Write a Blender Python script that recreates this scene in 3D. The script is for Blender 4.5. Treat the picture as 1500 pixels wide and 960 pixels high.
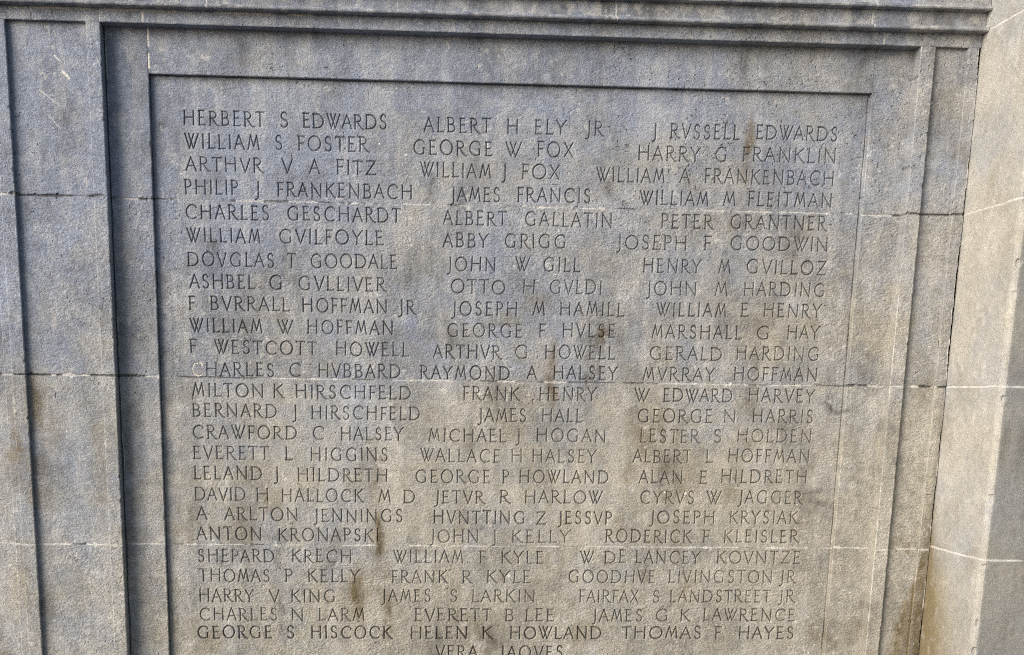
import bpy, math, random
import numpy as np

# ------------------------------------------------------------------ camera
S = bpy.context.scene
for o in list(bpy.data.objects):
    bpy.data.objects.remove(o, do_unlink=True)
cam_data = bpy.data.cameras.new('camera')
cam = bpy.data.objects.new('camera', cam_data)
S.collection.objects.link(cam)
cam_data.sensor_width = 36.0
cam_data.lens = 45.476
cam_data.shift_x = 0.07423
cam_data.shift_y = 0.36507
cam_data.clip_end = 500
cam.location = (0, -2.9, 0)
cam.rotation_euler = (1.3335235, -0.0129663, -0.0585189)
S.camera = cam

# ------------------------------------------------------------------ light
SUN_EL, SUN_AZ = 21.0, 53.0          # degrees; azimuth measured from the wall normal towards the left
world = bpy.data.worlds.new('World')
S.world = world
world.use_nodes = True
nt = world.node_tree
bg = nt.nodes['Background']
sky = nt.nodes.new('ShaderNodeTexSky')
sky.sky_type = 'NISHITA'
sky.sun_disc = False
sky.sun_elevation = math.radians(SUN_EL)
sky.sun_rotation = math.radians(180 + SUN_AZ)
sky.air_density = 1.0
sky.dust_density = 3.0
sky.ozone_density = 1.0
nt.links.new(sky.outputs['Color'], bg.inputs['Color'])
bg.inputs['Strength'].default_value = 0.07
sd = bpy.data.lights.new('sun', 'SUN')
sd.energy = 1.5
sd.angle = math.radians(44)
sd.color = (1.0, 0.99, 0.975)
sun = bpy.data.objects.new('sun', sd)
S.collection.objects.link(sun)
sun.rotation_euler = (math.radians(90 - SUN_EL), 0, math.radians(-SUN_AZ))
S.view_settings.view_transform = 'Standard'
S.view_settings.look = 'None'
S.view_settings.gamma = 1
S.view_settings.exposure = 1.45
S.render.engine = 'CYCLES'
S.cycles.max_bounces = 4
S.cycles.use_denoising = False      # the stone's own grain is finer than what a denoiser keeps
S.cycles.filter_width = 1.1

GROUND = -1.6

# ------------------------------------------------------------------ helpers
rng = np.random.RandomState(11)
LAT = [np.random.RandomState(100 + i).rand(256, 256).astype(np.float32) for i in range(24)]


def vnoise(x, z, scale, seed, sx=1.0, sz=1.0):
    """smooth value noise in 0..1; scale = feature size in metres"""
    L = LAT[seed % 24]
    u = x / (scale * sx) + 37.3 * (seed + 1)
    v = z / (scale * sz) + 11.7 * (seed + 3)
    iu = np.floor(u).astype(int)
    iv = np.floor(v).astype(int)
    fu = u - iu
    fv = v - iv
    fu = fu * fu * (3 - 2 * fu)
    fv = fv * fv * (3 - 2 * fv)
    a = L[iu % 256, iv % 256]
    b = L[(iu + 1) % 256, iv % 256]
    c = L[iu % 256, (iv + 1) % 256]
    d = L[(iu + 1) % 256, (iv + 1) % 256]
    return (a * (1 - fu) + b * fu) * (1 - fv) + (c * (1 - fu) + d * fu) * fv


def fbm(x, z, scale, seed, octaves=4, sx=1.0, sz=1.0):
    t = 0
    a = 0.5
    s = 0
    for k in range(octaves):
        t = t + a * vnoise(x, z, scale / 2 ** k, seed + k * 5, sx, sz)
        s += a
        a *= 0.55
    return t / s


def sstep(a, b, x):
    t = np.clip((x - a) / (b - a), 0, 1)
    return t * t * (3 - 2 * t)


def make_mesh(name, verts, quads, wear_and_light, mat, parent=None, off=(0, 0, 0), smooth=False):
    me = bpy.data.meshes.new(name)
    n = len(verts)
    m = len(quads)
    me.vertices.add(n)
    me.loops.add(m * 4)
    me.polygons.add(m)
    me.vertices.foreach_set('co', (verts - np.array(off)).astype(np.float32).ravel())
    me.loops.foreach_set('vertex_index', quads.astype(np.int32).ravel())
    me.polygons.foreach_set('loop_start', np.arange(0, m * 4, 4, dtype=np.int32))
    me.polygons.foreach_set('loop_total', np.full(m, 4, dtype=np.int32))
    me.polygons.foreach_set('use_smooth', np.full(m, smooth, dtype=bool))
    me.update(calc_edges=True)
    if wear_and_light is not None:
        at = me.attributes.new('wear_and_light', 'FLOAT_COLOR', 'POINT')
        at.data.foreach_set('color', wear_and_light.astype(np.float32).ravel())
    me.materials.append(mat)
    o = bpy.data.objects.new(name, me)
    S.collection.objects.link(o)
    if parent:
        o.parent = parent
    return o


def tag(o, label=None, cat=None, group=None, kind=None):
    if label: o['label'] = label
    if cat: o['category'] = cat
    if group: o['group'] = group
    if kind: o['kind'] = kind
    return o


def thing(name, label, cat, loc, group=None):
    o = bpy.data.objects.new(name, None)
    o.empty_display_size = 0.1
    S.collection.objects.link(o)
    o.location = loc
    return tag(o, label, cat, group)


def box(name, x0, x1, y0, y1, z0, z1, mat, parent=None, off=(0, 0, 0)):
    v = np.array([[x, y, z] for x in (x0, x1) for y in (y0, y1) for z in (z0, z1)], float)
    q = np.array([[0, 1, 3, 2], [4, 6, 7, 5], [0, 4, 5, 1], [2, 3, 7, 6], [0, 2, 6, 4], [1, 5, 7, 3]])
    w = np.zeros((8, 4))
    w[:, 3] = 0.5
    return make_mesh(name, v, q, w, mat, parent, off)


# ------------------------------------------------------------------ stone material
def stone_material(name, cool, warm, grain=1.0, bump=1.0):
    m = bpy.data.materials.new(name)
    m.use_nodes = True
    t = m.node_tree
    N, L = t.nodes, t.links
    b = N['Principled BSDF']
    b.inputs['Roughness'].default_value = 0.92
    b.inputs['Specular IOR Level'].default_value = 0.18
    geo = N.new('ShaderNodeNewGeometry')
    at = N.new('ShaderNodeAttribute')
    at.attribute_name = 'wear_and_light'
    sep = N.new('ShaderNodeSeparateColor')
    L.new(at.outputs['Color'], sep.inputs['Color'])

    def noise(scale, detail=2.0, rough=0.5, vec=None):
        n = N.new('ShaderNodeTexNoise')
        n.inputs['Scale'].default_value = scale
        n.inputs['Detail'].default_value = detail
        n.inputs['Roughness'].default_value = rough
        L.new(vec or geo.outputs['Position'], n.inputs['Vector'])
        return n.outputs['Fac']

    def ramp(fac, a, b_, lo, hi):
        r = N.new('ShaderNodeMapRange')
        r.inputs['From Min'].default_value = a
        r.inputs['From Max'].default_value = b_
        r.inputs['To Min'].default_value = lo
        r.inputs['To Max'].default_value = hi
        L.new(fac, r.inputs['Value'])
        return r.outputs['Result']

    def mix(fac, a, b_, mode='MIX'):
        x = N.new('ShaderNodeMix')
        x.data_type = 'RGBA'
        x.blend_type = mode
        if isinstance(fac, (int, float)): x.inputs['Factor'].default_value = fac
        else: L.new(fac, x.inputs['Factor'])
        for s, v in (('A', a), ('B', b_)):
            k = [i for i in x.inputs if i.name == s and i.type == 'RGBA'][0]
            if isinstance(v, tuple): k.default_value = (*v, 1)
            else: L.new(v, k)
        return [i for i in x.outputs if i.type == 'RGBA'][0]

    def mul(a, b_):
        x = N.new('ShaderNodeMath')
        x.operation = 'MULTIPLY'
        L.new(a, x.inputs[0])
        if isinstance(b_, (int, float)): x.inputs[1].default_value = b_
        else: L.new(b_, x.inputs[1])
        return x.outputs[0]

    col = mix(at.outputs['Alpha'], cool, warm)
    f1 = ramp(noise(470, 3, 0.75), 0.3, 0.7, 1 - 0.42 * grain, 1 + 0.42 * grain)
    f2 = ramp(noise(60, 4, 0.65), 0.3, 0.7, 1 - 0.20 * grain, 1 + 0.20 * grain)
    f3 = ramp(noise(7, 5, 0.6), 0.3, 0.7, 0.88, 1.10)
    f = mul(mul(f1, f2), f3)
    vm = N.new('ShaderNodeVectorMath')
    vm.operation = 'SCALE'
    L.new(col, vm.inputs[0])
    L.new(f, vm.inputs['Scale'])
    col = vm.outputs[0]
    col = mix(sep.outputs['Green'], col, mix(noise(160, 3), (0.090, 0.066, 0.032), (0.195, 0.146, 0.058)))
    col = mix(sep.outputs['Blue'], col, (0.055, 0.05, 0.045))
    col = mix(sep.outputs['Red'], col, (0.66, 0.64, 0.60))
    L.new(col, b.inputs['Base Color'])
    bp1 = N.new('ShaderNodeBump')
    bp1.inputs['Strength'].default_value = 1.0
    bp1.inputs['Distance'].default_value = 0.0024 * bump
    L.new(noise(400, 3, 0.7), bp1.inputs['Height'])
    bp2 = N.new('ShaderNodeBump')
    bp2.inputs['Strength'].default_value = 1.0
    bp2.inputs['Distance'].default_value = 0.0012 * bump
    mp = N.new('ShaderNodeMapping')
    mp.inputs['Scale'].default_value = (0.28, 1, 1)
    L.new(geo.outputs['Position'], mp.inputs['Vector'])
    L.new(noise(240, 2, 0.5, mp.outputs['Vector']), bp2.inputs['Height'])
    L.new(bp1.outputs['Normal'], bp2.inputs['Normal'])
    L.new(bp2.outputs['Normal'], b.inputs['Normal'])
    return m


WALL = stone_material('weathered_limestone', (0.238, 0.267, 0.332), (0.322, 0.306, 0.264))
PIER = stone_material('pale_limestone', (0.310, 0.316, 0.315), (0.362, 0.346, 0.305), 0.6, 0.7)

# ------------------------------------------------------------------ weathering and painted sky tint, in wall coordinates (metres)
# brown run-off streaks and blotches: x, z, half width, half height, strength
STREAKS = [ (0.829, 0.524, 0.0122, 0.0420, 0.42),
    (0.827, 0.457, 0.0168, 0.0240, 0.22),
    (0.423, 0.031, 0.0092, 0.0600, 0.34),
    (0.431, -0.012, 0.0076, 0.0375, 0.22),
    (0.048, -0.326, 0.0107, 0.0480, 0.60),
    (0.059, -0.363, 0.0107, 0.0420, 0.30),
    (-0.003, -0.456, 0.0122, 0.0510, 0.85),
    (-0.009, -0.499, 0.0076, 0.0375, 0.35),
    (0.065, -0.499, 0.0092, 0.0510, 0.34),
    (0.528, 0.124, 0.0138, 0.0150, 0.40),
    (0.384, 0.181, 0.0398, 0.0390, 0.16),
    (0.325, 0.145, 0.0459, 0.0180, 0.14),
    (0.661, -0.120, 0.0688, 0.1125, 0.17),
    (0.742, -0.195, 0.0612, 0.0600, 0.15),
    (0.867, 0.139, 0.0612, 0.0600, 0.13),
    (0.971, 0.346, 0.0765, 0.0330, 0.15),
    (0.814, 0.357, 0.0535, 0.0300, 0.18),
    (0.935, -0.065, 0.0612, 0.0900, 0.10),
    (-0.681, -0.040, 0.0214, 0.0600, 0.35),
    (-0.729, -0.120, 0.0153, 0.0600, 0.25),
    (-0.557, -0.184, 0.0153, 0.0900, 0.14),
    (0.249, -0.110, 0.0214, 0.0120, 0.12) ]
GRIME = [ (-0.003, -0.449, 0.0107, 0.0420, 0.40),
    (0.048, -0.323, 0.0107, 0.0420, 0.38),
    (0.423, 0.031, 0.0076, 0.0600, 0.28),
    (0.829, 0.524, 0.0092, 0.0360, 0.22),
    (0.065, -0.499, 0.0076, 0.0510, 0.25),
    (1.060, -0.031, 0.0337, 0.0075, 0.45),
    (1.034, -0.218, 0.0337, 0.0075, 0.42),
    (1.043, -0.242, 0.0245, 0.0075, 0.30),
    (-0.358, -0.197, 0.0398, 0.0900, 0.26),
    (0.286, -0.306, 0.0184, 0.0180, 0.32),
    (0.288, -0.389, 0.0092, 0.0330, 0.24),
    (0.531, 0.418, 0.0107, 0.0270, 0.42),
    (0.158, 0.412, 0.0061, 0.0330, 0.36),
    (-0.178, -0.364, 0.0092, 0.0675, 0.26),
    (-0.169, -0.508, 0.0076, 0.0600, 0.26),
    (-0.257, 0.136, 0.0367, 0.0600, 0.14),
    (-0.301, 0.538, 0.0153, 0.0180, 0.16),
    (-0.293, 0.429, 0.0122, 0.0150, 0.25),
    (-0.605, 0.559, 0.0306, 0.0750, 0.20),
    (0.103, 0.253, 0.0275, 0.0540, 0.18),
    (0.123, -0.344, 0.0214, 0.0180, 0.22),
    (0.345, 0.244, 0.0306, 0.0450, 0.10),
    (0.273, -0.562, 0.0765, 0.0300, 0.20),
    (0.372, -0.175, 0.0612, 0.0270, 0.16),
    (-0.359, 0.252, 0.0092, 0.0360, 0.25),
    (-0.557, -0.184, 0.0122, 0.0750, 0.10),
    (0.690, -0.098, 0.0306, 0.0600, 0.10) ]


def weather_sky_tint(X, Z):
    """white, brown, grime, warm - four masks for points of the wall face"""
    blk = np.digitize(-Z, (-0.3775, -0.0170, 0.3430))
    w = 0.60 - 0.74 * (Z + 0.03) + 0.28 * (X - 0.3) + np.array((-0.04, -0.04, 0.12, 0.06))[blk]  # drift paints in bluer light at upper left; block offsets are the stone's
    w = w + 0.95 * (fbm(X, Z, 0.16, 3, 5) - 0.5) + 0.55 * (fbm(X, Z, 0.035, 8, 3) - 0.5)
    w = np.clip(w, 0, 1)
    jx = X + 0.012 * (vnoise(X, Z, 0.03, 2) - 0.5)
    jz = Z + 0.03 * (vnoise(X, Z, 0.03, 4) - 0.5)
    tex = 0.35 + 1.3 * fbm(X, Z, 0.02, 12, 4)
    g = 0 * X
    for x, z, a, b, s in STREAKS:
        g = np.maximum(g, s * np.exp(-((jx - x) / a) ** 2 - ((jz - z) / b) ** 2))
    g = g + 0.16 * sstep(0.56, 0.75, fbm(X, Z, 0.12, 15, 4)) * sstep(0.4, -0.3, Z)
    k = 0 * X
    for x, z, a, b, s in GRIME:
        k = np.maximum(k, s * np.exp(-((jx - x) / a) ** 2 - ((jz - z) / b) ** 2))
    k = k + np.array((0.05, 0.05, 0.0, 0.04))[blk] + 0.14 * sstep(0.50, 0.72, fbm(X, Z, 0.09, 17, 5)) + 0.15 * sstep(0.5, 0.8, fbm(X, Z, 0.25, 19, 4, 0.25, 1.0))
    run = 0.45 + 1.1 * fbm(X, Z, 0.012, 11, 3, 0.5, 4.0)
    g = np.clip(1.9 * g * tex * run, 0, .9)
    k = np.clip(1.35 * k * tex * run, 0, .9)
    r = 0.30 * sstep(0.80, 0.9, vnoise(X, Z, 0.006, 21)) * sstep(0.5, 0.65, fbm(X, Z, 0.05, 20, 3))
    # pale lime run-off: soft vertical veils and small blooms
    r = r + 0.13 * sstep(0.48, 0.72, fbm(X, Z, 0.06, 22, 4, 0.5, 2.2)) + 0.12 * sstep(0.55, 0.75, fbm(X, Z, 0.025, 7, 4))
    return r, g, k, w


def relief(X, Z, amp=1.0):
    """small real unevenness of the tooled face, metres"""
    h = 0.0009 * (fbm(X, Z, 0.06, 1, 3) - 0.5) 
    blk = np.digitize(-Z, (-0.3775, -0.0170, 0.3430))
    rough = np.array((0.75, 1.05, 0.85, 1.15))[blk] * (0.35 + 1.3 * fbm(X, Z, 0.07, 10, 4))
    h = h + rough * (0.0005 * (fbm(X, Z, 0.007, 6, 3, 2.2, 1.0) - 0.5) + 0.0011 * (vnoise(X + 0.4 * Z, Z, 0.0024, 9, 1.5, 1.0) - 0.5))
    pit = sstep(0.90, 0.97, vnoise(X, Z, 0.004, 13)) * sstep(0.52, 0.6, fbm(X, Z, 0.2, 14, 3))
    # a pitted bed runs through the upper right of the wall
    zone = sstep(0.25, 0.6, X) * sstep(0.15, 0.45, Z)
    pit = np.maximum(pit, zone * sstep(0.84, 0.92, vnoise(X, Z, 0.0043, 18)) * sstep(0.40, 0.55, fbm(X, Z, 0.05, 16, 3)))
    return (h - 0.0016 * pit) * amp, pit


# course joints: z, part of it that is open, part of it filled white
def joint(X, Z, zj, seed, width, depth, openness, white, H, W):
    zz = zj + 0.0022 * (fbm(X, 0 * X, 0.09, seed, 3) - 0.5)
    e = np.abs(Z - zz - 0.0010 * (vnoise(X, Z, 0.007, seed + 3) - 0.5))
    wd = width * (0.6 + 0.7 * vnoise(X, 0 * X, 0.025, seed + 1) + 1.6 * sstep(.72, .9, vnoise(X, Z, 0.009, seed + 5)))
    m = 1 - sstep(wd * 0.35, wd, e)
    wh = sstep(0.62 - 0.5 * white, 0.72 - 0.5 * white, fbm(X, Z * 0.15, 0.05, seed + 2, 4)) * (white > 0)
    op = sstep(0.72 - 0.6 * openness, 0.80 - 0.6 * openness, fbm(X, 0 * X, 0.07, seed + 4, 3)) * (1 - wh * .8)
    H -= depth * m * (0.25 + 0.75 * op)
    r, g, k, w = W
    r[:] = np.maximum(r, m * wh * (0.25 + 0.6 * vnoise(X, Z, 0.011, seed + 6)))
    k[:] = np.maximum(k, m * (0.25 + 0.5 * op) * (1 - wh))


def edge_round(E, X, Z, seed, H, r0=0.0012, chip=0.008, p=0.80):
    """arris worn round, with chips; E = distance to the edge"""
    r = r0 * (0.6 + 1.2 * vnoise(X, Z, 0.02, seed)) + chip * sstep(p, p + 0.12, vnoise(X, Z, 0.017, seed + 1)) * vnoise(X, Z, 0.006, seed + 2)
    t = np.clip(1 - E / r, 0, 1)
    H -= r * (1 - np.sqrt(1 - t * t * 0.98)) * 0.8


def slab(name, x0, x1, z0, z1, d, parent, off, mat=None, step=0.0015, back=0.06, edges='lrbt', joints=(), vjoints=(),
         post=None, seed=0, chip=0.008):
    nx = max(6, int(round((x1 - x0) / step)))
    nz = max(6, int(round((z1 - z0) / step)))
    xs = np.linspace(x0, x1, nx + 1)
    zs = np.linspace(z0, z1, nz + 1)
    X, Z = np.meshgrid(xs, zs)
    H, pit = relief(X, Z)
    W = [np.array(a, float) for a in weather_sky_tint(X, Z)]
    W[2] = np.maximum(W[2], 0.55 * pit)
    for j in joints: joint(X, Z, *j, H, W)
    for xj, sd_, wd, dp, op, wh in vjoints: joint(Z, X, xj, sd_, wd, dp, op, wh, H, W)
    for c, E in (('l', X - x0), ('r', x1 - X), ('b', Z - z0), ('t', z1 - Z)):
        if c in edges: edge_round(E, X, Z, seed + ord(c), H, chip=chip)
    if post: post(X, Z, H, W)
    D = d + H
    pad = lambda A: np.pad(A, 2, mode='edge')
    X, Z, D = pad(X), pad(Z), pad(D)
    for n_, v_ in ((1, d - 0.0035), (0, d - back)):
        D[n_, n_:D.shape[1] - n_] = D[-1 - n_, n_:D.shape[1] - n_] = v_
        D[n_:D.shape[0] - n_, n_] = D[n_:D.shape[0] - n_, -1 - n_] = v_
    W = [pad(a) for a in W]
    for n_ in (0, 1):
        W[0][n_, :] = W[0][-1 - n_, :] = W[0][:, n_] = W[0][:, -1 - n_] = 0
    V = np.stack([X, -D, Z], -1).reshape(-1, 3)
    ny_, nx_ = X.shape
    idx = np.arange(ny_ * nx_).reshape(ny_, nx_)
    Q = np.stack([idx[:-1, :-1], idx[:-1, 1:], idx[1:, 1:], idx[1:, :-1]], -1).reshape(-1, 4)
    return make_mesh(name, V, Q, np.clip(np.stack(W, -1), 0, 1).reshape(-1, 4), mat or WALL, parent, off)


# ------------------------------------------------------------------ the lettering: incised roman capitals drawn as strokes
def arc(cx, cy, rx, ry, a0, a1, n=12):
    return [(cx + rx * math.cos(math.radians(a0 + (a1 - a0) * i / n)), cy + ry * math.sin(math.radians(a0 + (a1 - a0) * i / n))) for i in range(n + 1)]


K, T = 1.0, 0.92            # thick and thin strokes
FONT = {
    'A': (.74, [(T, [(0, 0), (.35, 1.0)]), (K, [(.35, 1.0), (.72, 0)]), (T, [(.13, .36), (.60, .36)]), (.5, [(-.03, 0), (.07, 0)]), (.5, [(.66, 0), (.77, 0)])], .10, .10),
    'B': (.50, [(K, [(.02, 0), (.02, 1)]), (T, [(-.03, 1)] + arc(.22, .76, .22, .24, 90, -90) + [(.02, .52)]), (K, [(.2, .52)] + arc(.25, .26, .25, .26, 90, -90) + [(-.03, 0)])], 0, 0),
    'C': (.76, [(K, arc(.44, .5, .44, .51, 52, 308, 18)), (T, [(.71, .90), (.74, .80)])], 0, .06),
    'D': (.74, [(K, [(.02, 0), (.02, 1)]), (K, [(-.03, 1), (.2, 1)] + arc(.26, .5, .48, .5, 88, -88, 14) + [(-.03, 0)])], 0, 0),
    'E': (.44, [(K, [(.02, 0), (.02, 1)]), (T, [(-.04, 1), (.38, 1)]), (T, [(.02, .53), (.33, .53)]), (T, [(-.04, 0), (.44, 0)]), (.6, [(.38, 1.02), (.38, .93)]), (.6, [(.33, .58), (.33, .48)]), (.6, [(.44, -.01), (.46, .09)])], 0, .03),
    'F': (.42, [(K, [(.02, 0), (.02, 1)]), (T, [(-.04, 1), (.40, 1)]), (T, [(.02, .50), (.33, .50)]), (.6, [(.40, 1.02), (.40, .92)]), (.6, [(.33, .55), (.33, .44)]), (.55, [(-.04, 0), (.08, 0)])], 0, .10),
    'G': (.80, [(K, arc(.44, .5, .44, .51, 52, 300, 18) + [(.72, .10)]), (T, [(.71, .90), (.74, .80)]), (K, [(.72, .06), (.72, .44)]), (.55, [(.62, .44), (.79, .44)])], 0, 0),
    'H': (.74, [(K, [(.03, 0), (.03, 1)]), (K, [(.70, 0), (.70, 1)]), (T, [(.03, .54), (.70, .54)])] + [(.5, [(x - .05, y), (x + .05, y)]) for x in (.03, .70) for y in (0, 1)], 0, 0),
    'I': (.06, [(K, [(.03, 0), (.03, 1)]), (.5, [(-.02, 0), (.08, 0)]), (.5, [(-.02, 1), (.08, 1)])], 0, 0),
    'J': (.22, [(K, [(.18, 1), (.18, -.02), (.16, -.14), (.11, -.22), (.03, -.27), (-.04, -.27)]), (.5, [(.12, 1), (.23, 1)])], .10, 0),
    'K': (.66, [(K, [(.02, 0), (.02, 1)]), (T, [(.56, 1), (.03, .50)]), (K, [(.16, .60), (.50, .12), (.60, .01), (.70, -.04)]), (.5, [(-.03, 0), (.07, 0)]), (.5, [(-.03, 1), (.07, 1)]), (.5, [(.49, 1), (.60, 1)])], 0, .10),
    'L': (.44, [(K, [(.02, 0), (.02, 1)]), (T, [(-.04, 0), (.43, 0)]), (.6, [(.43, -.01), (.46, .10)]), (.5, [(-.04, 1), (.08, 1)])], 0, .08),
    'M': (.82, [(T, [(0, 0), (.20, 1)]), (K, [(.20, 1), (.42, .18)]), (T, [(.42, .18), (.66, 1)]), (K, [(.66, 1), (.80, 0)]), (.5, [(-.04, 0), (.05, 0)]), (.5, [(.75, 0), (.85, 0)])], .03, .03),
    'N': (.74, [(T, [(.03, 0), (.03, 1)]), (K, [(.0, 1.02), (.70, -.02)]), (T, [(.70, -.02), (.70, 1)]), (.5, [(-.02, 0), (.08, 0)]), (.5, [(.65, 1), (.75, 1)])], 0, 0),
    'O': (.86, [(K, arc(.43, .5, .43, .52, 0, 360, 26))], .03, .03),
    'P': (.46, [(K, [(.02, 0), (.02, 1)]), (T, [(-.04, 1)] + arc(.20, .74, .24, .26, 90, -80) + [(.12, .49)]), (.55, [(-.04, 0), (.08, 0)])], 0, .06),
    'Q': (.88, [(K, arc(.43, .5, .43, .52, 0, 360, 26)), (K, [(.5, .05), (.74, -.14), (.98, -.20)])], .03, 0),
    'R': (.66, [(K, [(.02, 0), (.02, 1)]), (T, [(-.04, 1)] + arc(.21, .755, .24, .245, 90, -90) + [(.02, .51)]), (K, [(.19, .51), (.44, .14), (.55, .02), (.70, -.05)]), (.55, [(-.04, 0), (.08, 0)])], 0, .14),
    'S': (.42, [(K, [(.385, .86)] + arc(.215, .765, .19, .245, 30, 225, 10) + arc(.205, .255, .205, .265, 45, -150, 10)), (.55, [(.385, .92), (.395, .80)]), (.55, [(.015, .07), (.005, .20)])], 0, 0),
    'T': (.62, [(K, [(.31, 0), (.31, 1)]), (T, [(.0, 1), (.62, 1)]), (.6, [(.0, 1.02), (.0, .92)]), (.6, [(.62, 1.02), (.62, .92)]), (.5, [(.25, 0), (.37, 0)])], .08, .08),
    'V': (.70, [(K, [(.02, 1), (.36, -.02)]), (T, [(.36, -.02), (.68, 1)]), (.5, [(-.04, 1), (.08, 1)]), (.5, [(.62, 1), (.74, 1)])], .10, .10),
    'W': (1.02, [(K, [(.02, 1), (.35, 0)]), (T, [(.35, 0), (.60, .82)]), (K, [(.30, 1), (.64, 0)]), (T, [(.64, 0), (1.0, 1)]), (.5, [(-.04, 1), (.07, 1)]), (T, [(.60, .82), (.66, 1)]), (.5, [(.94, 1), (1.05, 1)])], .08, .10),
    'X': (.66, [(K, [(.04, 1), (.62, 0)]), (T, [(.60, 1), (.02, 0)]), (.5, [(-.02, 1), (.1, 1)]), (.5, [(.55, 1), (.66, 1)]), (.5, [(-.04, 0), (.08, 0)]), (.5, [(.57, 0), (.68, 0)])], .04, .04),
    'Y': (.70, [(K, [(.02, 1), (.33, .47)]), (T, [(.33, .47), (.56, .85), (.64, .96), (.72, 1.0)]), (K, [(.33, .47), (.33, 0)]), (.5, [(-.04, 1), (.08, 1)]), (.5, [(.27, 0), (.39, 0)])], .10, .10),
    'Z': (.62, [(T, [(.03, 1), (.60, 1)]), (K, [(.60, 1), (.0, 0)]), (T, [(.0, 0), (.62, 0)]), (.6, [(.03, 1.02), (.02, .91)]), (.6, [(.62, -.02), (.64, .10)])], .02, .02),
}
CAP = 27.0   # mm

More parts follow.
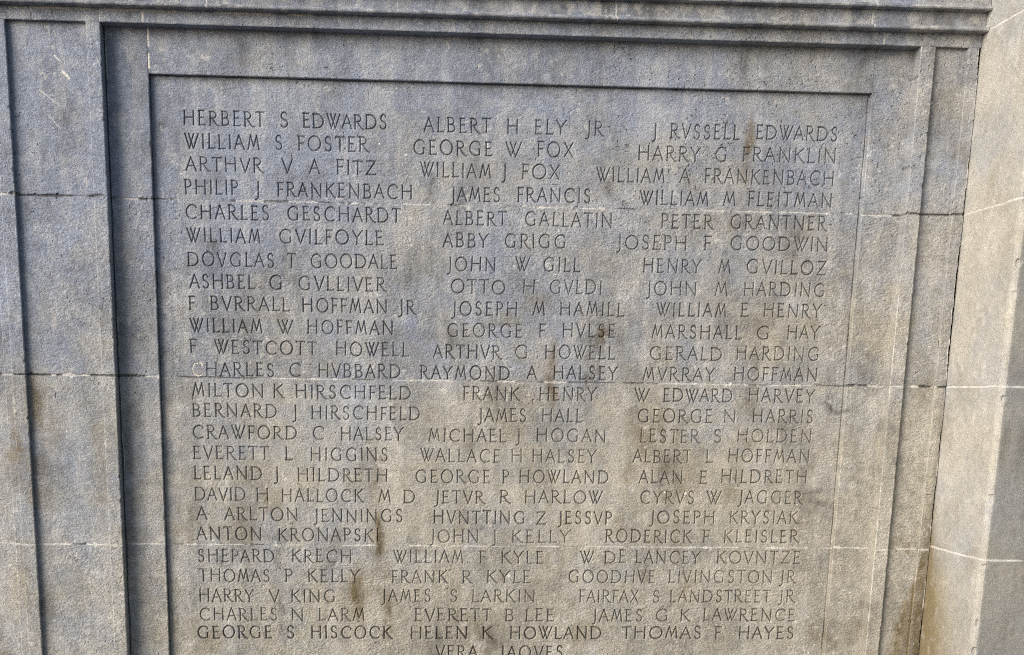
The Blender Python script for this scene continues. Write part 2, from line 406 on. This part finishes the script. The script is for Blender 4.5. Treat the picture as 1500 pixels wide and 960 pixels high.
NAMES = """
HERBERT -357 -193 523 S -159 -144 523 EDWARDS -111 59 523
ALBERT 139 278 521 H 314 335 521 ELY 373 437 522 JR 481 517 522
J 620 631 520 RVSSELL 661 808 521 EDWARDS 845 1017 523
WILLIAM -357 -204 478 S -169 -157 479 FOSTER -122 24 479
GEORGE 118 282 477 W 311 345 477 FOX 380 454 478
HARRY 594 726 476 G 759 782 477 FRANKLIN 819 1018 479
ARTHVR -356 -196 434 V -158 -135 434 A -100 -79 434 FITZ -42 38 434
WILLIAM 132 280 433 J 303 315 433 FOX 348 427 434
WILLIAM 506 651 432 A 685 706 433 FRANKENBACH 740 1017 434
PHILIP -358 -250 389 J -213 -206 388 FRANKENBACH -166 114 388
JAMES 198 300 386 FRANCIS 340 493 388
WILLIAM 601 748 388 M 782 807 389 FLEITMAN 837 1017 390
CHARLES -358 -187 340 GESCHARDT -146 90 341
ALBERT 182 316 339 GALLATIN 357 542 340
PETER 651 763 341 GRANTNER 801 1011 343
WILLIAM -358 -206 294 GVILFOYLE -164 54 295
ABBY 182 278 294 GRIGG 315 444 295
JOSEPH 557 706 297 F 745 763 298 GOODWIN 804 1016 300
DOVGLAS -357 -178 246 T -148 -132 246 GOODALE -98 83 247
JOHN 193 294 246 W 338 369 248 GILL 399 477 248
HENRY 616 741 250 M 781 806 251 GVILLOZ 843 1016 252
ASHBEL -355 -219 201 G -186 -161 201 GVLLIVER -124 61 201
OTTO 201 316 200 H 356 380 202 GVLDI 415 525 203
JOHN 626 733 204 M 776 802 205 HARDING 840 1017 206
F -357 -345 157 BVRRALL -311 -146 157 HOFFMAN -117 62 156 JR 90 125 156
JOSEPH 204 343 155 M 379 404 157 HAMILL 439 577 158
WILLIAM 650 802 160 E 837 852 161 HENRY 887 1014 162
WILLIAM -357 -205 111 W -171 -138 111 HOFFMAN -107 75 112
GEORGE 195 356 110 F 394 409 112 HVLSE 446 559 113
MARSHALL 642 840 114 G 875 901 115 HAY 943 1014 116
F -357 -344 68 WESTCOTT -307 -89 67 HOWELL -46 110 67
ARTHVR 164 312 65 G 343 369 66 HOWELL 409 561 67
GERALD 641 798 68 HARDING 833 1015 71
CHARLES -357 -182 21 C -146 -123 21 HVBBARD -84 91 21
RAYMOND 138 330 21 A 370 391 23 HALSEY 429 569 24
MVRRAY 627 786 24 HOFFMAN 830 1015 27
MILTON -356 -205 -23 K -182 -159 -23 HIRSCHFELD -133 114 -24
FRANK 232 354 -23 HENRY 399 524 -22
W 610 643 -22 EDWARD 676 827 -21 HARVEY 866 1014 -19
BERNARD -356 -178 -66 J -141 -133 -67 HIRSCHFELD -100 134 -68
JAMES 266 369 -69 HALL 407 495 -68
GEORGE 620 786 -66 N 814 838 -65 HARRIS 879 1013 -64
CRAWFORD -357 -135 -112 C -97 -74 -112 HALSEY -36 99 -112
MICHAEL 157 327 -113 J 348 360 -112 HOGAN 396 548 -111
LESTER 628 761 -110 S 794 809 -109 HOLDEN 847 1013 -107
EVERETT -357 -195 -156 L -157 -143 -157 HIGGINS -102 64 -157
WALLACE 138 314 -157 H 341 363 -157 HALSEY 388 530 -156
ALBERT 613 744 -154 L 780 793 -153 HOFFMAN 829 1012 -151
LELAND -357 -212 -200 J -186 -172 -201 HILDRETH -131 64 -202
GEORGE 129 293 -203 P 323 335 -202 HOWLAND 360 558 -201
ALAN 629 726 -200 E 767 784 -199 HILDRETH 816 1010 -197
DAVID -357 -249 -246 H -222 -198 -246 HALLOCK -167 12 -247 M 47 72 -247 D 103 125 -248
JETVR 172 283 -248 R 318 340 -247 HARLOW 374 547 -246
CYRVS 635 755 -245 W 784 819 -244 JAGGER 859 1006 -243
A -355 -333 -288 ARLTON -294 -134 -289 JENNINGS -96 98 -291
HVNTTING 170 373 -293 Z 401 421 -293 JESSVP 451 570 -292
JOSEPH 659 805 -289 KRYSIAK 842 998 -288
ANTON -356 -215 -333 KRONAPSKI -175 45 -334
JOHN 163 269 -335 J 302 310 -335 KELLY 348 478 -334
RODERICK 560 756 -333 F 783 798 -332 KLEISLER 832 1004 -331
SHEPARD -354 -188 -382 KRECH -146 -16 -382
WILLIAM 80 236 -381 F 276 289 -381 KYLE 325 419 -382
W 503 534 -381 DE 560 607 -380 LANCEY 632 778 -380 KOVNTZE 819 1010 -379
THOMAS -353 -199 -426 P -162 -145 -426 KELLY -110 4 -426
FRANK 78 202 -427 R 238 259 -427 KYLE 293 391 -426
GOODHVE 479 676 -425 LIVINGSTON 710 948 -424 JR 968 1004 -423
HARRY -354 -234 -471 V -200 -175 -472 KING -149 -52 -472
JAMES 55 163 -470 S 209 224 -470 LARKIN 260 401 -470
FAIRFAX 506 641 -470 S 675 689 -470 LANDSTREET 716 948 -469 JR 969 1006 -468
CHARLES -354 -184 -514 N -149 -124 -514 LARM -87 14 -514
EVERETT 131 303 -514 B 337 354 -514 LEE 384 447 -514
JAMES 538 650 -514 G 684 711 -513 K 742 763 -513 LAWRENCE 796 1008 -512
GEORGE -360 -196 -555 S -161 -144 -555 HISCOCK -105 77 -555
HELEN 121 248 -555 K 284 309 -555 HOWLAND 349 557 -555
THOMAS 607 790 -554 F 824 842 -554 HAYES 881 1008 -554
VERA 178 274 -600 JAQVES 327 469 -600
"""


def word_strokes(word, x0, x1, z, wide):
    """strokes of one word: (x0,z0,x1,z1,width0,width1) rows grouped per letter, in mm"""
    span = (x1 - x0) / CAP
    gl = [FONT[c] for c in word]
    n = len(word)
    adj = [-(gl[i][3] + gl[i + 1][2]) for i in range(n - 1)]
    tot = sum(g[0] for g in gl)
    if n == 1:
        s = min(1.2, max(0.85, span / tot)) if word not in 'IJ' else 1
        gap = 0
        x = (span - tot * s) / 2
    else:
        s = 1.0
        gap = (span - tot - sum(adj)) / (n - 1)
        lo, hi = 0.13, 0.42
        if gap < lo or gap > hi:
            g2 = min(hi, max(lo, gap))
            s = (span - sum(adj) - g2 * (n - 1)) / tot
            s = min(1.2, max(0.8, s))
            gap = (span - tot * s - sum(adj)) / (n - 1)
        x = 0
    out = []
    for i, c in enumerate(word):
        w, st = FONT[c][0], FONT[c][1]
        dz = random.gauss(0, 0.012)
        hs = 1 + random.gauss(0, 0.018)
        lean = random.gauss(0, 0.014)
        wid = wide * random.uniform(0.93, 1.08)
        segs = []
        for f, pts in st:
            for (a, b), (a2, b2) in zip(pts[:-1], pts[1:]):
                P = [(x0 + (x + (px + lean * py) * s) * CAP, z + (py * hs + dz) * CAP) for px, py in ((a, b), (a2, b2))]
                # strokes swell a little towards their ends
                segs.append((*P[0], *P[1], 3.15 * f * wid, 3.15 * f * wid))
        out.append(np.array(segs))
        x += w * s + gap + (adj[i] if i < n - 1 else 0)
    return out


# ------------------------------------------------------------------ things
BASE = (0.33, 0.0, GROUND)
wall = thing('memorial_wall', 'grey limestone memorial panel carved with three columns of names inside a raised stone border', 'wall', BASE)
wall['kind'] = 'thing'
JZ = (0.3775, 0.0170, -0.3430)
PX0, PX1, PZ0, PZ1 = -0.436, 1.092, -0.700, 0.626
STEP = 0.00096


def build_panel():
    nx = int(round((PX1 - PX0) / STEP))
    nz = int(round((PZ1 - PZ0) / STEP))
    xs = np.linspace(PX0, PX1, nx + 1)
    zs = np.linspace(PZ0, PZ1, nz + 1)
    X, Z = np.meshgrid(xs, zs)
    H, pit = relief(X, Z)
    W = [np.array(a, float) for a in weather_sky_tint(X, Z)]
    W[2] = np.maximum(W[2], 0.55 * pit)
    joint(X, Z, JZ[0], 31, 0.0019, 0.0012, 0.35, 0.36, H, W)
    joint(X, Z, JZ[1], 45, 0.0021, 0.0013, 0.45, 0.22, H, W)
    joint(X, Z, JZ[2], 58, 0.0019, 0.0010, 0.30, 0.46, H, W)
    # strokes
    D = np.full(X.shape, -1.0, np.float32)          # mm inside the stroke edge
    ID = np.full(X.shape, -1, np.int32)
    rough = (vnoise(X, Z, 0.0022, 5) - 0.5) * 0.9 + (vnoise(X, Z, 0.006, 7) - 0.5) * 0.5
    names = [l for l in NAMES.strip().split('\n') if l.strip()]
    for k, line in enumerate(names):
        t = line.split()
        bold = random.uniform(0.95, 1.05)
        if k >= 72: bold = 1.22
        if k in (55, 70, 71): bold = 1.12
        if k in (42, 43, 46, 58, 61): bold *= 0.95
        for i in range(0, len(t), 4):
            for segs in word_strokes(t[i], float(t[i + 1]), float(t[i + 2]), float(t[i + 3]), bold):
                if not len(segs): continue
                xa = min(segs[:, 0].min(), segs[:, 2].min()) - 3.5
                xb = max(segs[:, 0].max(), segs[:, 2].max()) + 3.5
                za = min(segs[:, 1].min(), segs[:, 3].min()) - 3.5
                zb = max(segs[:, 1].max(), segs[:, 3].max()) + 3.5
                i0, i1 = np.searchsorted(xs, (xa / 1000, xb / 1000))
                j0, j1 = np.searchsorted(zs, (za / 1000, zb / 1000))
                if i1 <= i0 or j1 <= j0: continue
                gx = X[j0:j1, i0:i1, None] * 1000
                gz = Z[j0:j1, i0:i1, None] * 1000
                ax, az, bx, bz, w0, w1 = segs.T
                dx, dz = bx - ax, bz - az
                tt = np.clip(((gx - ax) * dx + (gz - az) * dz) / (dx * dx + dz * dz + 1e-9), 0, 1)
                dist = np.hypot(gx - ax - tt * dx, gz - az - tt * dz)
                q = (0.5 * (w0 + (w1 - w0) * tt) - dist).max(-1) + rough[j0:j1, i0:i1] * 0.35
                sub = D[j0:j1, i0:i1]
                hit = q > sub
                sub[hit] = q[hit]
                ids = ID[j0:j1, i0:i1]
                ids[hit & (q > 0)] = k
    deep = np.clip(D, 0, None)
    H -= 0.001 * (deep * 2.2 + 0.6 * sstep(-1.0, 0.2, D))
    lip = np.exp(-((D + 0.4) / 0.6) ** 2) * (D > -0.99)
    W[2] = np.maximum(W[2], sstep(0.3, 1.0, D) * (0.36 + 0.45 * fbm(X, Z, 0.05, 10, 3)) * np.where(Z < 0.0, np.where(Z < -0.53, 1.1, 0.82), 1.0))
    W[0] *= (D < 0)
    # the white-chalked first letter of one name
    # light scars
    for (x, z, r) in ((0.735, -0.222, .004), (0.688, -0.220, .003), (0.34, -0.411, .004), (0.80, -0.345, .003), (0.045, 0.495, .003), (0.10, 0.475, .0025), (0.82, 0.018, .004), (0.21, 0.14, .003)):
        e = np.hypot(X - x, Z - z) / (r * (0.6 + 0.9 * vnoise(X, Z, 0.003, 11)))
        W[0] = np.maximum(W[0], 0.9 * (1 - sstep(0.6, 1.0, e)))
    ch = sstep(-0.8, 0.0, D) * (np.abs(Z - 0.034) < 0.019) * (X < -0.330)
    W[0] = np.maximum(W[0], 0.9 * ch * sstep(0.12, 0.32, vnoise(X, Z, 0.007, 22)))
    # groove added along the border edges to deepen the shadow line there
    for e in (0.6155 - Z, X + 0.4250, 1.0785 - X):
        wdt = 0.0022 * (0.6 + 0.8 * vnoise(X, Z, 0.05, 2))
        H -= 0.0045 * vnoise(X, Z, .03, 8) * (1 - sstep(wdt * .6, wdt, np.abs(e)))
    V = np.stack([X, -H, Z], -1).reshape(-1, 3) - np.array(BASE)
    C = np.clip(np.stack(W, -1), 0, 1).reshape(-1, 4)
    idx = np.arange(V.shape[0]).reshape(X.shape)
    Q = np.stack([idx[:-1, :-1], idx[:-1, 1:], idx[1:, 1:], idx[1:, :-1]], -1)
    fid = np.max(np.stack([ID[:-1, :-1], ID[:-1, 1:], ID[1:, 1:], ID[1:, :-1]], -1), -1)

    def emit(name, mask, parent):
        q = Q[mask]
        u, inv = np.unique(q, return_inverse=True)
        return make_mesh(name, V[u], inv.reshape(-1, 4), C[u], WALL, parent)
    pan = emit('name_panel', fid < 0, wall)
    for k in range(len(names)):
        if (fid == k).any():
            emit('carved_name', fid == k, pan)


CHALK = [i for i, l in enumerate(NAMES.strip().split('\n')) if l.startswith('CHARLES') and ' HVBBARD ' in l][0]
random.seed(5)
build_panel()
ALL = [(JZ[0] - .003, 62, 0.0030, 0.004, 0.85, 0.2), (JZ[1] + .001, 66, 0.0030, 0.004, 0.85, 0.12), (JZ[2] + .003, 70, 0.0026, 0.002, 0.35, 0.7)]
DB, DS, DK = 0.013, 0.048, 0.035


def shade_groove_left(X, Z, H, W):            # groove added beside the left pilaster to darken the corner, with pale flecks
    wdt = 0.003 * (0.4 + 1.0 * vnoise(X, Z, 0.06, 2))
    H -= 0.008 * (1 - sstep(wdt * .6, wdt, X + 0.5118))
    W[0][:] = np.maximum(W[0], 0.6 * sstep(.62, .72, fbm(X, Z, .05, 9, 3)) * (np.abs(X + 0.5118 - wdt - .001) < .0012))


def seam_left(X, Z, H, W):           # white pointing down the left end of the top rail
    e = X + 0.4245
    W[0][:] = np.maximum(W[0], (1 - sstep(0.002, 0.0042, e)) * (Z > 0.625) * sstep(0.15, 0.35, vnoise(X, Z, 0.012, 3)))


slab('border_stile', -0.530, -0.4250, -0.700, 0.720, DB, wall, BASE, joints=ALL, edges='r', seed=3, post=shade_groove_left, chip=0.006, step=0.0014)
slab('border_stile', 1.0805, 1.180, -0.700, 0.720, DB, wall, BASE, joints=ALL, edges='l', seed=9, chip=0.006, step=0.0014)
slab('border_rail', -0.4246, 1.0801, 0.6155, 0.720, DB, wall, BASE, edges='b', seed=14, chip=0.003, step=0.0014, post=seam_left)
box('wall_core', -1.25, 1.30, 0.055, 0.45, GROUND, 0.98, WALL, wall, BASE)
box('plinth', -1.25, 1.29, -0.06, 0.05, GROUND, -0.70, WALL, wall, BASE)


def ochre_corner(X, Z, H, W):        # algae run-off in the corner by the pier
    n = 0.6 + 0.8 * fbm(X, Z, 0.03, 4, 4)
    a = sstep(1.195 + 0.075 * sstep(-0.62, -0.34, Z) + 0.02 * (n - 1), 1.272, X) * sstep(-0.28, -0.48, Z)
    W[1][:] = np.maximum(W[1], np.clip(2.0 * a * (0.55 + 0.45 * n), 0, .95))
    W[2][:] = np.maximum(W[2], np.clip(.40 * a * n, 0, .5))
    b = sstep(1.255, 1.287, X) * sstep(-0.10, -0.36, Z) * n
    W[1][:] = np.maximum(W[1], np.clip(.6 * b, 0, .8))
    k = sstep(1.274, 1.289, X) * sstep(0.1, -0.1, Z)
    W[2][:] = np.maximum(W[2], 0.45 * k * n)
    e = 1.2898 - X
    gw = 0.0032 * sstep(.38, .62, fbm(Z, 0 * Z, .12, 6, 4)) * (0.6 + 0.7 * vnoise(X, Z, .012, 3))
    H -= 0.010 * (1 - sstep(gw * .7, gw + .0004, e))
    W[0][:] = np.maximum(W[0], 0.8 * (1 - sstep(0.0008, 0.0022, np.abs(e - gw - .001))) * sstep(0.45, 0.6, vnoise(X, Z, 0.03, 6)))


def scars_left(X, Z, H, W):
    for (xa, za, xb, zb, r) in ((-0.607, 0.640, -0.598, 0.630, .0012), (-0.592, 0.610, -0.580, 0.598, .0022), (-0.64, 0.575, -0.60, 0.545, .0006), (-0.627, 0.53, -0.60, 0.50, .0005)):
        dx, dz = xb - xa, zb - za
        t = np.clip(((X - xa) * dx + (Z - za) * dz) / (dx * dx + dz * dz), 0, 1)
        e = np.hypot(X - xa - t * dx, Z - za - t * dz)
        W[0][:] = np.maximum(W[0], 0.95 * (1 - sstep(r * .7, r * 1.3, e)))
    bx = np.exp(-((X + 0.655) / .03) ** 2) * sstep(-.02, -.06, Z) * sstep(-.25, -.1, Z)
    W[1][:] = np.maximum(W[1], 0.30 * bx * (0.4 + fbm(X, Z, .02, 2, 3)))


def pale_strip(X, Z, H, W):         # pale broken streaks down the arris
    e = X - X.min()
    s = (1 - sstep(0.0008, 0.002, e)) * sstep(0.40, 0.55, fbm(X, Z, 0.10, 2, 3))
    W[0][:] = np.maximum(W[0], 0.8 * s * vnoise(X, Z, .008, 12))


def pilaster(label, xa, xb, xc, xd, posts, seed):
    base = (0.5 * (xa + xd), -0.02, GROUND)
    p = thing('panelled_pilaster', label, 'pilaster', base, 'narrow pilasters flanking the name panel')
    slab('frame_stile', xa, xb, -0.700, 0.700, DS, p, base, joints=ALL, edges='lr', seed=seed, post=posts[0], back=0.09)
    slab('frame_stile', xc, xd, -0.700, 0.700, DS, p, base, joints=ALL, edges='lr', seed=seed + 3, post=posts[2], back=0.09)
    slab('sunken_panel', xb - 0.006, xc + 0.006, -0.700, 0.712, DK, p, base, joints=ALL, edges='', seed=seed + 6, post=posts[1], back=0.08)
    box('plinth_block', xa, xd, -0.075, -0.0605, GROUND, -0.701, WALL, p, base)
    return p


pilaster('panelled stone pilaster with two white scratches, left of the carved names', -0.7265, -0.6980, -0.5397, -0.5120, (None, scars_left, None), 21)
pilaster('narrow panelled stone pilaster with pale edges, between the names and the cream pier', 1.1630, 1.1940, 1.2635, 1.2898, (pale_strip, ochre_corner, ochre_corner), 33)

# the neighbouring bay, of which only a sliver shows
bb = (-0.99, 0.0, GROUND)
bay = thing('wall_bay', 'sliver of plain stone bay at the left edge beyond the scratched pilaster', 'wall', bb)
bay['kind'] = 'thing'
slab('return_strip', -0.7440, -0.7270, -0.700, 0.700, 0.040, bay, bb, joints=ALL, edges='l', seed=51)
slab('bay_face', -1.25, -0.7445, -0.700, 0.720, 0.020, bay, bb, joints=ALL, edges='', seed=55, step=0.002)


# ------------------------------------------------------------------ swept mouldings
def sweep(name, prof, u0, u1, step, place, parent, off, mat, weather_light_fn, amp=0.0012, seed=0, flip=False):
    """prof: list of (p, q); rows densified; place(u, p, q) -> xyz arrays"""
    P = [np.array(prof[0], float)]
    for a, b in zip(prof[:-1], prof[1:]):
        a, b = np.array(a, float), np.array(b, float)
        n = max(1, int(round(np.hypot(*(b - a)) / step)))
        P += [a + (b - a) * (i + 1) / n for i in range(n)]
    P = np.array(P)
    tan = np.gradient(P, axis=0)
    tan /= np.linalg.norm(tan, axis=1)[:, None] + 1e-9
    nor = np.stack([tan[:, 1], -tan[:, 0]], 1) * (-1 if flip else 1)
    s = np.concatenate([[0], np.cumsum(np.linalg.norm(np.diff(P, axis=0), axis=1))])
    us = np.linspace(u0, u1, int((u1 - u0) / step) + 1)
    U, SS = np.meshgrid(us, s)
    h = amp * (fbm(U, SS, 0.012, 3 + seed, 4) - 0.5) + 0.8 * amp * (fbm(U, SS, 0.05, 7 + seed, 3) - 0.5)
    W, extra = weather_light_fn(U, SS, P)
    h = h + extra
    p = P[:, 0][:, None] + nor[:, 0][:, None] * h
    q = P[:, 1][:, None] + nor[:, 1][:, None] * h
    x, y, z = place(U, p, q)
    V = np.stack([x, y, z], -1).reshape(-1, 3)
    r, c = U.shape
    idx = np.arange(r * c).reshape(r, c)
    Q = np.stack([idx[:-1, :-1], idx[:-1, 1:], idx[1:, 1:], idx[1:, :-1]], -1).reshape(-1, 4)
    return make_mesh(name, V, Q, np.clip(W, 0, 1).reshape(-1, 4), mat, parent, off)


cb = (0.02, 0.0, 0.700)
cor = thing('stone_cornice', 'stepped dark stone cornice running along the top above the name panel', 'cornice', cb)
CX0, CX1 = -1.25, 1.2895


def fascia_post(X, Z, H, W):
    W[0][:] = np.maximum(W[0], 0.7 * sstep(0.7195, 0.7235, Z) * (X < 0.0) * sstep(0.35, 0.6, fbm(X, Z, 0.04, 8, 3)))


slab('fascia', CX0, CX1, 0.7004, 0.7260, DS, cor, cb, edges='b', seed=71, back=0.07, step=0.0014, chip=0.004, post=fascia_post,
     vjoints=[(-0.645, 81, 0.002, 0.001, .3, .3), (-0.5125, 83, 0.0025, 0.003, .9, .1), (-0.4275, 86, 0.003, 0.0015, .3, .45), (1.0830, 88, 0.002, 0.001, .3, .5)])


def cornice_weather_tint(U, SS, P):
    Zc = np.broadcast_to(P[:, 1][:, None], U.shape)
    r, g, k, w = [np.array(a, float) for a in weather_sky_tint(U, Zc + SS * 0.3)]
    k = np.clip(k + 0.10 + 0.2 * sstep(.45, .7, fbm(U, SS, .05, 5, 4)), 0, .8)
    r = np.maximum(r, 0.35 * sstep(0.55, 0.75, fbm(U, SS, 0.03, 9, 4)) * sstep(0.6, 0.4, np.abs(U - .35) / 2))
    ex = 0 * U
    for xj in (-0.30, 0.5205, 1.05):
        e = np.abs(U - xj)
        r = np.maximum(r, 0.5 * (1 - sstep(0.001, 0.003, e)))
        ex -= 0.0012 * (1 - sstep(0.001, 0.003, e))
    return np.stack([r, g, k, w], -1), ex


put = lambda U, p, q: (U, -p, q)
sweep('lower_fillet', [(0.02, 0.7262), (0.070, 0.7250), (0.0735, 0.7256), (0.0752, 0.7275), (0.0754, 0.7300), (0.0742, 0.7322), (0.070, 0.7336), (0.056, 0.7352)], CX0, CX1, 0.0015, put, cor, cb, WALL, cornice_weather_tint, seed=1)
sweep('frieze_band', [(0.060, 0.7345), (0.058, 0.7385), (0.058, 0.7660)], CX0, CX1, 0.0015, put, cor, cb, WALL, cornice_weather_tint, seed=2)
sweep('upper_fillet', [(0.03, 0.7648), (0.076, 0.7636), (0.0795, 0.7644), (0.0810, 0.7668), (0.0800, 0.7700), (0.074, 0.7725)], CX0, CX1, 0.0015, put, cor, cb, WALL, cornice_weather_tint, seed=3)
sweep('top_face', [(0.0755, 0.7715), (0.073, 0.777), (0.073, 0.960), (0.075, 0.966), (-0.40, 0.99)], CX0, CX1, 0.003, put, cor, cb, WALL, cornice_weather_tint, seed=4)

# ------------------------------------------------------------------ the pale pier on the right
pb = (1.72, -0.10, GROUND)
PD = 0.295
prof = [(1.2905, -0.06), (1.2905, PD - 0.014)] + [(1.2905 + 0.014 - 0.014 * math.cos(math.radians(a)), PD - 0.014 + 0.014 * math.sin(math.radians(a))) for a in (18, 36, 54, 72, 90)] + [(2.15, PD), (2.15, -0.3)]


def pier_weather_shade(U, SS, P):           # U = height, SS = run along the faces from the inner corner
    side = SS < 0.355
    w = np.clip(0.55 + 2.2 * (fbm(U, SS, 0.12, 5, 4) - 0.5) - 0.35 * (SS > 0.36), 0, 1)  # mottled stone tone, front face cooled to go with its painted shade
    n = 0.5 + 1.0 * fbm(U, SS, 0.03, 9, 4)
    a = SS - 0.06 - 0.048
    g = np.clip(1.5 * np.exp(-np.clip(a, 0, 1) / (0.015 + 0.10 * sstep(-0.25, -0.6, U))) * sstep(-0.12, -0.46, U) * (0.6 + 0.4 * n), 0, .9)
    g = np.maximum(g, 0.18 * sstep(.58, .75, fbm(U, SS, .08, 13, 4)))
    k = 0.36 * (SS > 0.36) + 0.18 * sstep(.5, .7, fbm(U, SS, .2, 17, 4, 1.0, 0.15)) * (SS > .36)  # front face shade painted in as a darker tone, dirt streaks over it
    # diagonal bedding veins on the upper side face
    t = SS * 1.0 - U * 0.42 + 0.03 * fbm(U, SS, .2, 2, 3)
    vein = sstep(.60, .78, vnoise(t, 0 * t, 0.028, 8)) * sstep(.02, .30, U) * (SS < .355)
    k = k + 0.22 * vein * fbm(U, SS, .1, 6, 3) * 1.4
    r = 0.15 * sstep(.6, .8, fbm(U, SS, .02, 19, 3)) * side
    ex = 0 * U
    for zj in (0.729, 0.3760, 0.0190, -0.3310):
        e = np.abs(U - zj - 0.0025 * (fbm(SS, 0 * SS, .06, 4, 3) - .5))
        m = 1 - sstep(0.0012, 0.0028, e)
        r = np.maximum(r, 0.62 * m * (0.5 + 0.7 * vnoise(SS, U, .012, 3)) * sstep(.30, .42, fbm(SS, 0 * SS, .06, 11, 3)))
        k = k * (1 - m * .6)
        ex -= 0.001 * m
    c = np.abs(SS - 0.355)
    ex -= 0.004 * sstep(.72, .85, vnoise(U, SS, .02, 3)) * (1 - sstep(0.0, .012, c))
    k = k + 0.2 * (1 - sstep(0.0, 0.004, np.abs(SS - 0.108))) * vnoise(U, SS, .03, 5)
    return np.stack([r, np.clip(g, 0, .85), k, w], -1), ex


pier = sweep('stone_pier', prof, GROUND, 1.10, 0.0022, lambda U, p, q: (p, -q, U), None, pb, PIER, pier_weather_shade, amp=0.0009, seed=2, flip=True)
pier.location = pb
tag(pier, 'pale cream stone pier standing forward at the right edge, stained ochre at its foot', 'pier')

# ------------------------------------------------------------------ ground
gm = bpy.data.materials.new('stone_paving')
gm.use_nodes = True
t = gm.node_tree
br = t.nodes.new('ShaderNodeTexBrick')
br.inputs['Scale'].default_value = 1.0
br.inputs['Color1'].default_value = (0.065, 0.063, 0.06, 1)
br.inputs['Color2'].default_value = (0.05, 0.05, 0.048, 1)
br.inputs['Mortar'].default_value = (0.03, 0.03, 0.03, 1)
br.inputs['Mortar Size'].default_value = 0.008
g = t.nodes.new('ShaderNodeNewGeometry')
t.links.new(g.outputs['Position'], br.inputs['Vector'])
t.links.new(br.outputs['Color'], t.nodes['Principled BSDF'].inputs['Base Color'])
t.nodes['Principled BSDF'].inputs['Roughness'].default_value = 0.9
v = np.array([[-60, -60, GROUND], [60, -60, GROUND], [60, 60, GROUND], [-60, 60, GROUND]], float)
gr = make_mesh('ground', v, np.array([[0, 1, 2, 3]]), None, gm)
tag(gr, kind='structure')
